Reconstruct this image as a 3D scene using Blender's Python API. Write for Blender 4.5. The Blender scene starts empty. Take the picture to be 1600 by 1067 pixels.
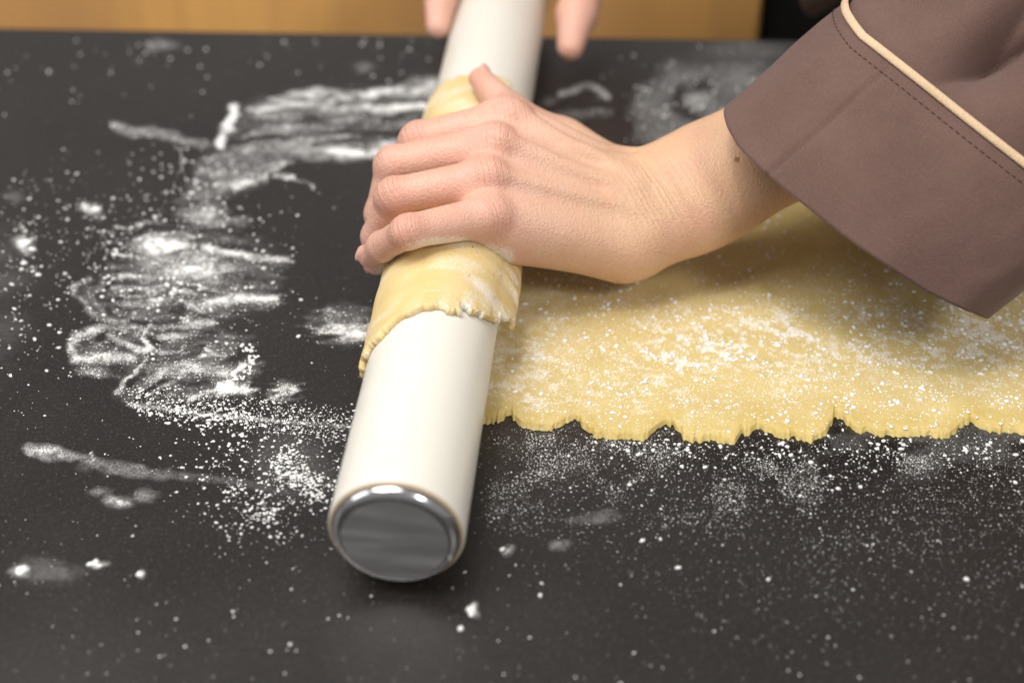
import bpy, math, random
import numpy as np
rng = np.random.default_rng(7)
random.seed(7)
sc = bpy.context.scene
COL = sc.collection

# ------------------------------------------------------------------ camera
FPX, TILT, H = 2500.0, math.radians(37.9), 0.4725
fw = np.array([0, math.cos(TILT), -math.sin(TILT)])
up = np.array([0, math.sin(TILT), math.cos(TILT)])
rt = np.array([1.0, 0, 0])
CAM = np.array([0, 0, H])
cd = bpy.data.cameras.new('camera')
cam = bpy.data.objects.new('camera', cd); COL.objects.link(cam)
cam.location = CAM
cam.rotation_euler = (math.pi/2 - TILT, 0, 0)
cd.sensor_width = 36; cd.lens = 36*FPX/1600
cd.clip_start = .01; cd.clip_end = 60
cd.dof.use_dof = True; cd.dof.focus_distance = .725; cd.dof.aperture_fstop = 4.0
sc.camera = cam

# ------------------------------------------------------------------ world and lamps
w = bpy.data.worlds.new("World"); sc.world = w; w.use_nodes = True
wb = w.node_tree.nodes['Background']
wb.inputs[0].default_value = (1.0, .985, .97, 1); wb.inputs[1].default_value = .31
sc.view_settings.view_transform = 'Standard'; sc.view_settings.look = 'None'
sc.view_settings.exposure = -0.03; sc.view_settings.gamma = 1.0

def area(name, loc, target, sx, sy, energy, color):
    l = bpy.data.lights.new(name, 'AREA'); l.shape = 'RECTANGLE'; l.size = sx; l.size_y = sy
    l.energy = energy; l.color = color
    o = bpy.data.objects.new(name, l); COL.objects.link(o)
    o.location = loc
    from mathutils import Vector
    o.rotation_euler = (Vector(target)-Vector(loc)).to_track_quat('-Z', 'Y').to_euler()
    return o
area('ceiling_lamp', (-.55, .42, 1.7), (.05, .66, 0), 1.15, 1.15, 32, (1, .975, .945))
area('room_lamp', (-1.9, .4, 1.1), (0, .7, .05), 1.0, 1.0, 11, (1, .985, .97))
area('spot_lamp', (-.30, .20, 2.0), (.05, .65, 0), .12, .12, 6, (1, .97, .93))
area('spot_lamp', (.95, -.55, 1.4), (.05, .80, .0), .40, .40, 14, (1, .97, .935))

# ------------------------------------------------------------------ geometry helpers
def ray(u, v): return fw + (u-800)/FPX*rt - (v-533.5)/FPX*up
def P(u, v, z):
    d = ray(u, v); return CAM + d*((z-H)/d[2])
def PY(u, v, y):
    d = ray(u, v); return CAM + d*(y/d[1])
def project(p):
    q = p - CAM
    dep = q @ fw
    return 800+FPX*(q@rt)/dep, 533.5-FPX*(q@up)/dep

R, TH = .027, .0035                     # rolling pin radius, dough thickness
A0 = P(619, 832, R+TH)
ang = math.atan2(273, 3168)
ax = np.array([math.sin(ang), math.cos(ang), 0.]); e1 = np.array([math.cos(ang), -math.sin(ang), 0.]); ez = np.array([0, 0, 1.])
def cyl(s, th, r):
    th = math.radians(th); return A0+ax*s+r*(math.cos(th)*e1+math.sin(th)*ez)
def hit(u, v, r):
    d = ray(u, v); o = CAM-A0
    a = np.array([d@e1, d@ez]); b = np.array([o@e1, o@ez])
    A = a@a; B = 2*a@b; c = b@b-r*r
    disc = max(B*B-4*A*c, 0)
    return CAM+d*((-B-math.sqrt(disc))/(2*A))

def hash2(i, j, seed):
    n = (i*374761393 + j*668265263 + seed*974711) & 0x7fffffff
    n = ((n ^ (n >> 13))*1274126177) & 0x7fffffff
    return ((n ^ (n >> 16)) & 0xffff)/65535.0
def vnoise(x, y, seed=0):
    x = np.asarray(x, float); y = np.asarray(y, float)
    i = np.floor(x).astype(np.int64); j = np.floor(y).astype(np.int64)
    fx = x-i; fy = y-j; fx = fx*fx*(3-2*fx); fy = fy*fy*(3-2*fy)
    a = hash2(i, j, seed); b = hash2(i+1, j, seed); c = hash2(i, j+1, seed); d = hash2(i+1, j+1, seed)
    return (a*(1-fx)+b*fx)*(1-fy)+(c*(1-fx)+d*fx)*fy
def fbm(x, y, seed=0, o=4):
    s = 0; a = .5; t = 0
    for k in range(o):
        s = s+a*vnoise(x*2**k, y*2**k, seed+k*17); t += a; a *= .5
    return s/t
def sstep(a, b, x):
    t = np.clip((x-a)/(b-a), 0, 1); return t*t*(3-2*t)

def make_mesh(name, V, quads=None, tris=None, smooth=True, attrs=None):
    me = bpy.data.meshes.new(name)
    V = np.asarray(V, np.float32)
    me.vertices.add(len(V)); me.vertices.foreach_set('co', V.ravel())
    parts = []; tot = []
    if quads is not None and len(quads): parts.append(np.asarray(quads, np.int32).ravel()); tot.append(np.full(len(quads), 4, np.int32))
    if tris is not None and len(tris): parts.append(np.asarray(tris, np.int32).ravel()); tot.append(np.full(len(tris), 3, np.int32))
    li = np.concatenate(parts); tot = np.concatenate(tot)
    st = np.concatenate([[0], np.cumsum(tot)[:-1]]).astype(np.int32)
    me.loops.add(len(li)); me.loops.foreach_set('vertex_index', li)
    me.polygons.add(len(tot)); me.polygons.foreach_set('loop_start', st); me.polygons.foreach_set('loop_total', tot)
    me.polygons.foreach_set('use_smooth', np.full(len(tot), smooth, bool))
    me.update(calc_edges=True)
    for k, a in (attrs or {}).items():
        at = me.attributes.new(k, 'FLOAT', 'POINT'); at.data.foreach_set('value', np.asarray(a, np.float32))
    me.validate()
    return me
def link(name, me, mat, parent=None):
    o = bpy.data.objects.new(name, me); COL.objects.link(o)
    if mat: me.materials.append(mat)
    if parent: o.parent = parent
    return o
def empty(name, loc=(0, 0, 0)):
    o = bpy.data.objects.new(name, None); COL.objects.link(o); o.location = loc; o.empty_display_size = .02
    bpy.context.view_layer.update()
    return o
def child(name, me, mat, parent):
    o = link(name, me, mat, None); o.parent = parent
    r = parent
    off = np.array((0., 0, 0))
    while r is not None: off += np.array(r.location); r = r.parent
    o.location = -off if parent.parent is None else (0, 0, 0)
    return o
def tag(o, label=None, cat=None, kind=None, group=None):
    if label: o['label'] = label
    if cat: o['category'] = cat
    if kind: o['kind'] = kind
    if group: o['group'] = group
def grid_quads(n, m, wrap_n=False, wrap_m=False):
    i = np.arange(n if wrap_n else n-1); j = np.arange(m if wrap_m else m-1)
    I, J = np.meshgrid(i, j, indexing='ij'); I2 = (I+1) % n; J2 = (J+1) % m
    return np.stack([I*m+J, I2*m+J, I2*m+J2, I*m+J2], -1).reshape(-1, 4)

# ------------------------------------------------------------------ material helpers
class NT:
    def __init__(s, name):
        s.m = bpy.data.materials.new(name); s.m.use_nodes = True
        s.t = s.m.node_tree; s.b = s.t.nodes['Principled BSDF']; s.out = s.t.nodes['Material Output']
    def n(s, typ, **kw):
        nd = s.t.nodes.new(typ)
        for k, v in kw.items(): setattr(nd, k, v)
        return nd
    def l(s, a, b): s.t.links.new(a, b)
    def coord(s): return s.n('ShaderNodeTexCoord').outputs['Object']
    def attr(s, name): return s.n('ShaderNodeAttribute', attribute_name=name).outputs['Fac']
    def noise(s, scale, detail=4, rough=.5, vec=None):
        nd = s.n('ShaderNodeTexNoise'); nd.inputs['Scale'].default_value = scale
        nd.inputs['Detail'].default_value = detail; nd.inputs['Roughness'].default_value = rough
        s.l(vec or s.coord(), nd.inputs['Vector']); return nd.outputs['Fac']
    def voro(s, scale, feature='F1', vec=None):
        nd = s.n('ShaderNodeTexVoronoi'); nd.feature = feature; nd.inputs['Scale'].default_value = scale
        s.l(vec or s.coord(), nd.inputs['Vector']); return nd.outputs['Distance']
    def ramp(s, x, a, b, va=0., vb=1.):
        nd = s.n('ShaderNodeMapRange'); nd.interpolation_type = 'SMOOTHSTEP'
        for i, v in ((1, a), (2, b), (3, va), (4, vb)):
            if hasattr(v, 'links'): s.l(v, nd.inputs[i])
            else: nd.inputs[i].default_value = v
        s.l(x, nd.inputs[0]); return nd.outputs[0]
    def math(s, op, a, b=0.):
        nd = s.n('ShaderNodeMath', operation=op)
        for i, v in enumerate((a, b)):
            if hasattr(v, 'links'): s.l(v, nd.inputs[i])
            else: nd.inputs[i].default_value = v
        return nd.outputs[0]
    def mix(s, f, a, b, blend='MIX'):
        nd = s.n('ShaderNodeMix', data_type='RGBA', blend_type=blend)
        for i, v in ((0, f), (6, a), (7, b)):
            if hasattr(v, 'links'): s.l(v, nd.inputs[i])
            elif i == 0: nd.inputs[i].default_value = v
            else: nd.inputs[i].default_value = (*v, 1)
        return nd.outputs[2]
    def bump(s, h, dist, strength=1., normal=None):
        nd = s.n('ShaderNodeBump'); nd.inputs['Distance'].default_value = dist; nd.inputs['Strength'].default_value = strength
        s.l(h, nd.inputs['Height'])
        if normal: s.l(normal, nd.inputs['Normal'])
        return nd.outputs[0]
    def map(s, scale=(1, 1, 1), rot=(0, 0, 0)):
        nd = s.n('ShaderNodeMapping'); nd.inputs['Scale'].default_value = scale; nd.inputs['Rotation'].default_value = rot
        s.l(s.coord(), nd.inputs['Vector']); return nd.outputs[0]
    def set(s, **kw):
        for k, v in kw.items():
            i = s.b.inputs[k.replace('_', ' ')]
            if hasattr(v, 'links'): s.l(v, i)
            elif isinstance(v, tuple) and len(v) == 3 and i.type == 'RGBA': i.default_value = (*v, 1)
            else: i.default_value = v
        return s

# table
M_table = NT('dark_stone'); t = M_table
g = t.noise(620, 4, .65); g2 = t.noise(9, 4); g3 = t.noise(2600, 2, .7)
c = t.mix(t.ramp(g2, .35, .7), (.0065, .0053, .0047), (.012, .0096, .0085))
c = t.mix(t.math('MAXIMUM', t.ramp(g, .53, .68, 0, .5), t.ramp(g3, .52, .70, 0, .75)), c, (.085, .072, .064))
t.set(Base_Color=c, Roughness=t.ramp(g2, .3, .7, .15, .22), Normal=t.bump(g3, .0003, .35))
t.b.inputs['Specular IOR Level'].default_value = .85

M_pin = NT('cream_plastic'); t = M_pin
pc = t.mix(t.ramp(t.noise(35, 5, .65), .5, .75, 0, .3), (.74, .71, .635), (.68, .63, .53)); pc = t.mix(t.ramp(t.noise(1, 4, .6, t.map((700, 25, 700), (0, 0, -.086))), .64, .74, 0, .22), pc, (.62, .58, .50))
t.set(Base_Color=pc, Roughness=t.ramp(t.noise(90, 4), .3, .7, .30, .46), Normal=t.bump(t.noise(60, 3), .0004, .25))
M_rim = NT('pin_edge'); M_rim.set(Base_Color=(.50, .38, .24), Roughness=.45)
M_steel = NT('brushed_steel'); t = M_steel
t.set(Base_Color=(.70, .70, .71), Metallic=1., Roughness=t.ramp(t.noise(25, 3, vec=t.map((1, 1, 7))), .3, .75, .40, .58))

M_edge = NT('polished_steel'); M_edge.set(Base_Color=(.62, .62, .63), Metallic=1., Roughness=.17)
M_dough = NT('dough'); t = M_dough
n1 = t.noise(55, 5); n2 = t.noise(1500, 2, .6); n3 = t.noise(3200, 2, .6)
fl = t.attr('flour')
base = t.mix(t.ramp(n1, .3, .7), (.54, .395, .108), (.60, .45, .145))
base = t.mix(t.attr('rolled'), base, t.mix(t.ramp(n1, .35, .65), (.67, .49, .19), (.72, .555, .27)))
spk = t.noise(330, 1, .5); base = t.mix(t.math('MULTIPLY', t.ramp(spk, .80, .83), t.math('SUBTRACT', 1., t.attr('rolled'))), base, (.30, .19, .08))
thr = t.math('SUBTRACT', .70, t.math('MULTIPLY', fl, .36))
m1 = t.ramp(n2, thr, t.math('ADD', thr, .09)); m2 = t.math('MULTIPLY', t.ramp(n3, thr, t.math('ADD', thr, .1)), .8)
fm = t.math('MAXIMUM', m1, m2)
fm = t.math('MAXIMUM', t.math('MULTIPLY', fm, .85), t.math('MULTIPLY', fl, .28))
base = t.mix(fm, base, (.86, .83, .79))
t.set(Base_Color=base, Roughness=.62, Normal=t.bump(t.noise(700, 3, .6), .0006, .5, t.bump(n1, .002, .2)))
t.b.inputs['Subsurface Weight'].default_value = .25; t.b.inputs['Subsurface Radius'].default_value = (.004, .0025, .001); t.b.inputs['Subsurface Scale'].default_value = 1

M_clump = NT('flour_powder'); M_clump.set(Base_Color=(.88, .87, .85), Roughness=.95)
M_film = NT('flour_film'); t = M_film
a1 = t.noise(1700, 3, .65); a2 = t.noise(300, 3, .6); de = t.attr('dusting')
thr = t.math('SUBTRACT', .80, t.math('MULTIPLY', de, .50))
f1 = t.ramp(a1, thr, t.math('ADD', thr, .16))
f2 = t.math('MULTIPLY', t.math('POWER', t.math('MULTIPLY', de, t.math('ADD', a2, .40)), 1.3), t.ramp(t.noise(1300, 4, .8), .38, .60, .10, 1.25))
al = t.math('MINIMUM', t.math('ADD', t.math('MULTIPLY', f1, .6), f2), 1.0)
al = t.math('MULTIPLY', al, t.ramp(de, .03, .14))
t.set(Base_Color=(.86, .85, .83), Roughness=.95, Alpha=al)

M_skin = NT('skin'); t = M_skin
n1 = t.noise(70, 4); n2 = t.noise(260, 3)
c = t.mix(t.attr('tan'), (.70, .435, .335), (.67, .425, .265))
c = t.mix(t.math('MULTIPLY', t.attr('red'), .75), c, (.68, .29, .22))
c = t.mix(t.ramp(n1, .35, .75, 0, .35), c, (.64, .33, .22))
c = t.mix(t.ramp(n2, .55, .8, 0, .25), c, (.50, .27, .16))
fl = t.attr('flour'); fn = t.noise(1400, 3, .6)
thr = t.math('SUBTRACT', .85, t.math('MULTIPLY', fl, .6))
c = t.mix(t.math('MULTIPLY', t.ramp(fn, thr, t.math('ADD', thr, .2)), .75), c, (.85, .80, .76))
c = t.mix(t.attr('mole'), c, (.33, .16, .08))
c = t.mix(t.math('MULTIPLY', t.attr('nail'), .8), c, (.74, .42, .36))
po = t.voro(520); c = t.mix(t.ramp(po, .10, .26, .45, 0), c, (.42, .20, .13))
c = t.mix(t.math('MULTIPLY', t.ramp(t.noise(28, 3), .5, .7, 0, .5), 1.), c, (.64, .34, .25))
c = t.mix(t.math('MULTIPLY', t.attr('valley_shade'), .10), c, (.42, .30, .24))  # shade in the valleys between the tendons, painted into the skin colour
vb = t.voro(900)
nz = t.n('ShaderNodeTexNoise'); nz.noise_dimensions = '1D'; nz.inputs['Scale'].default_value = 1; nz.inputs['Detail'].default_value = 2
t.l(t.math('ADD', t.math('MULTIPLY', t.attr('crease_at'), 1.0), t.math('MULTIPLY', t.noise(150, 3), 1.6)), nz.inputs['W'])
crh = t.math('MULTIPLY', t.ramp(nz.outputs['Fac'], .30, .52), t.attr('crease'))
c = t.mix(t.math('MULTIPLY', t.math('SUBTRACT', t.attr('crease'), crh), .22), c, (.48, .20, .14))
wv = t.noise(1, 3, .6, t.map((380, 90, 90), (0, 0, .35)))
nb = t.bump(vb, .00045, .5, t.bump(t.noise(420, 3, .6), .0005, .35, t.bump(crh, .0011, .7, t.bump(wv, .0006, .15))))
t.set(Base_Color=c, Roughness=t.ramp(n2, .3, .8, .40, .55), Normal=nb)
t.b.inputs['Subsurface Weight'].default_value = .14; t.b.inputs['Subsurface Radius'].default_value = (.0045, .0018, .0009); t.b.inputs['Subsurface Scale'].default_value = 1
t.b.inputs['Specular IOR Level'].default_value = .35

M_hair = NT('dark_hair'); M_hair.set(Base_Color=(.03, .018, .01), Roughness=.5)
def cloth(name, c1, c2):
    t = NT(name)
    wx = t.noise(1, 2, .5, t.map((2600, 500, 500), (0, .5, .65))); wy = t.noise(1, 2, .5, t.map((500, 2600, 2600), (0, .5, .65)))
    wsum = t.math('ADD', wx, wy); big = t.noise(38, 4)
    c = t.mix(t.ramp(big, .3, .75), c1, c2)
    c = t.mix(t.ramp(wsum, .8, 1.25, 0, .35), c, tuple(min(1, k*1.45) for k in c2))
    lint = t.noise(330, 2, .5); c = t.mix(t.ramp(lint, .77, .82, 0, .45), c, (.35, .27, .24))
    t.set(Base_Color=c, Roughness=.88, Normal=t.bump(wsum, .0005, .5, t.bump(t.noise(90, 3), .0012, .25)))
    t.b.inputs['Sheen Weight'].default_value = .12; t.b.inputs['Sheen Roughness'].default_value = .5
    return t
M_cloth = cloth('brown_twill', (.108, .058, .045), (.132, .073, .058))
M_pipe = cloth('cream_piping', (.56, .40, .25), (.62, .45, .29))
M_thread = NT('dark_thread'); M_thread.set(Base_Color=(.078, .042, .034), Roughness=.8)
M_oak = NT('orange_oak'); t = M_oak
gr = t.noise(1, 4, .6, t.map((14, 40, 1.2))); gb = t.noise(1, 2, .5, t.map((5, 5, .5)))
c = t.mix(t.ramp(gb, .35, .65), (.68, .36, .13), (.95, .51, .145)); c = t.mix(t.ramp(gr, .45, .75, 0, .5), c, (.5, .27, .11))
t.set(Base_Color=c, Roughness=.5)
M_black = NT('black_lacquer'); M_black.set(Base_Color=(.008, .008, .008), Roughness=.5)

# ------------------------------------------------------------------ table and cabinets behind
def box_mesh(name, corners, z0, z1, bev=.003):
    import bmesh
    bm = bmesh.new()
    lo = [bm.verts.new((*c, z0)) for c in corners]; hi = [bm.verts.new((*c, z1)) for c in corners]
    bm.faces.new(lo[::-1]); bm.faces.new(hi)
    n = len(corners)
    for i in range(n): bm.faces.new((lo[i], lo[(i+1) % n], hi[(i+1) % n], hi[i]))
    bmesh.ops.bevel(bm, geom=list(bm.edges), offset=bev, segments=3, affect='EDGES', profile=.5)
    me = bpy.data.meshes.new(name); bm.to_mesh(me); bm.free(); return me
bl = P(0, 43, 0); br = P(1190, 62, 0); sl = (br[1]-bl[1])/(br[0]-bl[0])
yb = lambda x: bl[1]+(x-bl[0])*sl
tb = empty('table', (0, .5, -.04))
tag(tb, 'dark stone-topped work table dusted with white flour', 'table')
me = box_mesh('tabletop', [(-1.1, -.25), (1.1, -.25), (1.1, yb(1.1)), (-1.1, yb(-1.1))], -.04, 0, .002)
child('tabletop', me, M_table.m, tb)
for x, y in ((-1.0, -.15), (1.0, -.15), (1.0, .78), (-1.0, .82)):
    child('leg', box_mesh('leg', [(x-.035, y-.035), (x+.035, y-.035), (x+.035, y+.035), (x-.035, y+.035)], -.9, -.041, .004), M_black.m, tb)
fl = link('floor', make_mesh('floor', [(-4, -3, -.9), (4, -3, -.9), (4, 4, -.9), (-4, 4, -.9)], [(0, 1, 2, 3)]), NT('floor_tile').set(Base_Color=(.12, .1, .09), Roughness=.6).m)
tag(fl, kind='structure')
xe = PY(1190, 20, 1.06)[0]
oc = empty('wooden_cabinet', (xe-.6, 1.06, -.9)); tag(oc, 'orange-brown wooden cabinet standing behind the far edge of the dark table', 'cabinet')
child('panel', box_mesh('panel', [(xe-1.4, 1.06), (xe, 1.06), (xe, 1.45), (xe-1.4, 1.45)], -.9, .02, .003), M_oak.m, oc)
bc = empty('black_cabinet', (xe+.4, 1.09, -.9)); tag(bc, 'black cabinet beside the wooden one, behind the table at upper right', 'cabinet')
child('panel', box_mesh('panel', [(xe+.006, 1.09), (xe+.9, 1.09), (xe+.9, 1.45), (xe+.006, 1.45)], -.9, .02, .003), M_black.m, bc)

# ------------------------------------------------------------------ rolling pin
def lathe(name, prof, n=128):
    # prof: list of (s, r) along the pin axis
    prof = np.array(prof); th = np.linspace(0, 2*np.pi, n, endpoint=False)
    V = np.empty((len(prof), n, 3))
    for i, (s, r) in enumerate(prof):
        V[i] = A0+ax*s+r*(np.cos(th)[:, None]*e1+np.sin(th)[:, None]*ez)
    return make_mesh(name, V.reshape(-1, 3), grid_quads(len(prof), n, False, True)[:, ::-1])
PINL = .50
pin = empty('rolling_pin', tuple(A0)); tag(pin, 'cream white rolling pin with metal end cap, dough wrapped round its middle', 'rolling pin')
child('tube', lathe('tube', [(0.0022, .0255), (.0008, .0260), (0.0003, .0264), (.0008, .0268), (.0022, R), (.004, R), (.02, R), (.25, R), (PINL-.004, R), (PINL-.001, R-.0006), (PINL, R-.002)]), M_pin.m, pin)
child('rim', lathe('rim', [(.0018, .0254), (-.0004, .0254), (-.0006, .0257), (-.0004, .0261), (.0006, .0263), (.0018, .0263)]), M_rim.m, pin)
cap = [(.003, .0253), (0, .02525)]
for k in range(0, 10):
    a = k/9*math.pi/2; cap.append((-.0042*math.sin(a), .02525-.0042*(1-math.cos(a))))
disc = [cap[-1], (-.0042, .0206), (-.0042, .0200), (-.0041, .0188), (-.0040, .0175), (-.0039, .012), (-.0039, .006), (-.0039, .0003)]
ec = child('end_cap', lathe('end_cap', disc), M_steel.m, pin)
child('cap_edge', lathe('cap_edge', cap), M_edge.m, ec)
cap2 = [(PINL, R-.002), (PINL+.003, R-.003), (PINL+.0035, R-.006), (PINL+.0035, .0003)]
child('end_cap', lathe('end_cap', cap2), M_steel.m, pin)

# ------------------------------------------------------------------ dough
def pix_s(u, v, z=0):
    p = P(u, v, z)-A0; return p@ax, p@e1
cus = [pix_s(*c) for c in ((745, 668), (795, 656), (897, 657), (1040, 659), (1182, 678), (1305, 656), (1515, 659))]
cus = [(cus[0][0], 0.0)]+cus+[(.124, .31), (.128, .37), (.122, .44), (.125, .60)]
low = [pix_s(*c)[0] for c in ((765, 667), (860, 677), (985, 690), (1110, 694), (1240, 692), (1385, 682), (1560, 677))]
low = [.099]+low+[.117, .116, .118]
def near_flat(q):
    q = np.asarray(q, float); s = np.full(q.shape, .11)
    for i in range(len(cus)-1):
        (s0, q0), (s1, q1) = cus[i], cus[i+1]
        m = (q >= q0) & (q < q1); t = (q[m]-q0)/(q1-q0)
        e_ = np.minimum(t, 1-t)*(q1-q0); b = sstep(-.003, .0115, e_)*1.04-.04
        s[m] = (s0*(1-t)+s1*t)*(1-b)+low[min(i, len(low)-1)]*b
    s = s+(fbm(q*110, q*0, 3, 5)-.5)*.0055+(vnoise(q*48, q*0, 13)-.5)*.0035
    nt = vnoise(q*480, q*0+5, 9); s = s+np.clip(nt-.70, 0, 1)*.013*sstep(.25, .6, vnoise(q*90, q*0, 10))
    nt = vnoise(q*900, q*0+9, 19); s = s+np.clip(nt-.6, 0, 1)*.003    # small cracks in the edge
    return s
tk = np.array([-90, -45, 0, 45])
def near_wrap(theta):           # theta from 270 (under) down through 180 (left), 90 (top) to 0 (right)
    xs = [-30, 0, 20, 44, 80, 107, 129, 150, 180, 225, 270]
    ys = [.146, .142, .130, .117, .1095, .107, .101, .096, .097, .100, .1012]
    s = np.interp(theta, xs, ys)
    return s+(fbm(theta/9., theta*0, 21, 5)-.5)*(.0085+.006*sstep(80, 40, theta))
NW, NF, NS = 420, 1300, 150
QMAX = .60
# profile parameter across the sheet, dense at both cut edges
tt = np.linspace(0, 1, NS); tt = np.where(tt < .35, (tt/.35)**1.7*.12, .12+(tt-.35)/.65*.88)
cols = []; info = []
for i in range(NF):                                       # flat part, from the right towards the pin
    f = i/NF; q = QMAX*(1-f) if False else QMAX*(1-f**.75)
    cols.append(('f', q))
for i in range(NW+1): cols.append(('w', i/NW))
top = np.empty((len(cols), NS, 3)); bot = np.empty_like(top); fa = np.zeros((len(cols), NS)); ra = np.zeros((len(cols), NS))
qf = np.array([c[1] for c in cols if c[0] == 'f'])
sn = near_flat(qf)
sfar = .318+(fbm(qf*40, qf*0, 41, 4)-.5)*.02
tw = np.array([c[1] for c in cols if c[0] == 'w'])
S = sn[:, None]+(sfar-sn)[:, None]*tt
d = S-sn[:, None]
edge = np.sqrt(np.clip(1-(1-np.clip(d/.0020, 0, 1))**2, 0, 1))
Q = np.repeat(qf[:, None], NS, 1)
S = S+(fbm(Q*520, tt[None]*60+Q*0, 57, 3)-.5)*.0028*np.exp(-d/.0025)
bumpy = (fbm(Q*60, S*60, 51, 3)-.5)*.0009+(fbm(Q*450, S*450, 52, 3)-.5)*.0020*np.exp(-d/.004)
TF = TH-.0004*sstep(.02, .06, Q)
rise = np.clip(d/.0021, 0, 1)*.80+.20*sstep(.0022, .0052, d)
zt = TF*(.10+.90*rise)+bumpy*np.clip(d/.004, .3, 1)
Sb = S+ .0012*np.exp(-d/.002)*0
xy = lambda S, Q: A0[None, None, :]*np.array([1, 1, 0])+S[..., None]*ax+Q[..., None]*e1
top[:NF] = xy(S, Q); top[:NF, :, 2] = zt
bot[:NF] = xy(S+.0004, Q); bot[:NF, :, 2] = .0003
U_, V_ = project(top[:NF].reshape(-1, 3)); U_ = U_.reshape(NF, NS); V_ = V_.reshape(NF, NS)
band = np.exp(-((V_-(545-(U_-1100)*.04))/55)**2)*sstep(900, 1080, U_)
pat = fbm(Q*38, S*38, 61, 5)
pt2 = fbm(Q*260, S*380, 62, 5)
fa[:NF] = np.clip(.27+.34*band*sstep(.47, .64, pt2)+.22*sstep(.54, .70, pt2)*sstep(.38, .6, pat)+.22*sstep(980, 820, U_)*sstep(.3,.6,pt2), 0, 1)*np.clip((V_-330)/100, .6, 1)
fa[:NF] *= (.45+.55*sstep(.002, .02, d))
# wrapped part
THEND = 0.0
for k in range(NW+1):
    i = NF+k
    th_n = 270-tw[k]*(270+4)
    pass
tk_ = tw[:, None]
smid = np.linspace(.1, .32, NS)
s0 = near_wrap(270-tw*270); s1 = .317+(fbm(tw*14, tw*0, 71, 4)-.5)*.012
SW = s0[:, None]+(s1-s0)[:, None]*tt
endth = -8-16*(fbm(SW*120, SW*0, 77, 4)-.5)*2-12*np.exp(-((SW-.152)/.006)**2)+34*sstep(.20, .30, SW)
TW = 270-tk_*(270-endth)
dw = SW-s0[:, None]
edw = np.sqrt(np.clip(1-(1-np.clip(dw/.0022, 0, 1))**2, 0, 1))
edf = np.sqrt(np.clip(1-(1-np.clip((s1[:, None]-SW)/.003, 0, 1))**2, 0, 1))
ede = np.sqrt(np.clip(1-(1-np.clip((1-tk_)*.13/.003, 0, 1))**2, 0, 1))
lift = .0050*sstep(.86, 1.0, tk_)*sstep(.30, .14, SW)
wr = (fbm(TW*.02+SW*20, SW*70, 81, 3)-.5)*.0016*sstep(250, 200, TW)
RB = R+.0001+lift; RT = R+TH*(.3+.7*edw*edf*ede)+lift+wr*edw+(fbm(TW*.28, SW*500, 82, 3)-.5)*.0013*np.exp(-dw/.005)
def cylp(S, T, Rr):
    T = np.radians(T); return A0+S[..., None]*ax+(Rr*np.cos(T))[..., None]*e1+(Rr*np.sin(T))[..., None]*ez
top[NF:] = cylp(SW, TW, RT); bot[NF:] = cylp(SW, TW, RB+0*SW)
ra[NF:] = sstep(262, 200, TW); 
fa[NF:] = np.clip(.10+.40*sstep(.45, .75, fbm(TW*.05, SW*60, 91, 4))*sstep(95, 40, TW)+.55*np.exp(-dw/.007)*sstep(.4, .7, fbm(TW*.1, SW*20, 92, 3))*sstep(120, 90, TW)+.34*sstep(.48, .72, fbm(TW*.022+SW*25, SW*110, 93, 3)), 0, 1)*ra[NF:]+fa[NF-1].mean()*(1-ra[NF:])
# bend under the pin: flat sheet's top is the wrap's inner face
NCOL = len(cols)
# the wrap's inside (bot) joins the sheet's top; swap so that surfaces run on
tmp = top[NF:].copy(); top[NF:] = bot[NF:]; bot[NF:] = tmp
fa_b = fa.copy(); ra_b = ra.copy()
V = np.concatenate([top.reshape(-1, 3), bot.reshape(-1, 3)])
q1 = grid_quads(NCOL, NS); n0 = NCOL*NS
q2 = q1[:, ::-1]+n0
idx = np.arange(NCOL); a = idx[:-1]*NS; b = idx[1:]*NS
e_n = np.stack([a, a+n0, b+n0, b], -1); e_f = np.stack([a+NS-1, b+NS-1, b+NS-1+n0, a+NS-1+n0], -1)
jd = np.arange(NS-1); l0 = (NCOL-1)*NS+jd
e_e = np.stack([l0, l0+n0, l0+1+n0, l0+1], -1); e_s = np.stack([jd, jd+1, jd+1+n0, jd+n0], -1)
me = make_mesh('dough', V, np.concatenate([q1, q2, e_n, e_f, e_e, e_s]), attrs={'flour': np.concatenate([fa.ravel(), fa.ravel()]), 'rolled': np.concatenate([ra.ravel(), ra.ravel()])})
import bmesh
bm = bmesh.new(); bm.from_mesh(me); bmesh.ops.recalc_face_normals(bm, faces=bm.faces); bm.to_mesh(me); bm.free()
dough = link('dough_sheet', me, M_dough.m)
tag(dough, 'thin yellow dough sheet with ragged edge, partly rolled round the pin', 'dough')

# ------------------------------------------------------------------ flour on the table
def seg(u, v, a, b):
    a = np.array(a, float); b = np.array(b, float); d = b-a; L2 = (d@d) or 1
    t = np.clip(((u-a[0])*d[0]+(v-a[1])*d[1])/L2, 0, 1)
    return np.hypot(u-a[0]-t*d[0], v-a[1]-t*d[1]), t
def stroke(u, v, pts, wd, den, den2=None, soft=.95):
    wd = wd*1.35
    out = np.zeros_like(u); n = len(pts)-1
    for i in range(n):
        dd, t = seg(u, v, pts[i], pts[i+1]); tt_ = (i+t)/n
        dv = den if den2 is None else den+(den2-den)*tt_
        out = np.maximum(out, dv*sstep(1, 1-soft, dd/wd))
    return out
def blob(u, v, c, rx, ry, den, rot=0, p=2.):
    x = u-c[0]; y = v-c[1]; cr, sr = math.cos(rot), math.sin(rot); a = (x*cr+y*sr)/rx; b = (-x*sr+y*cr)/ry
    return den*np.exp(-(a*a+b*b)**(p/2))
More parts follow.
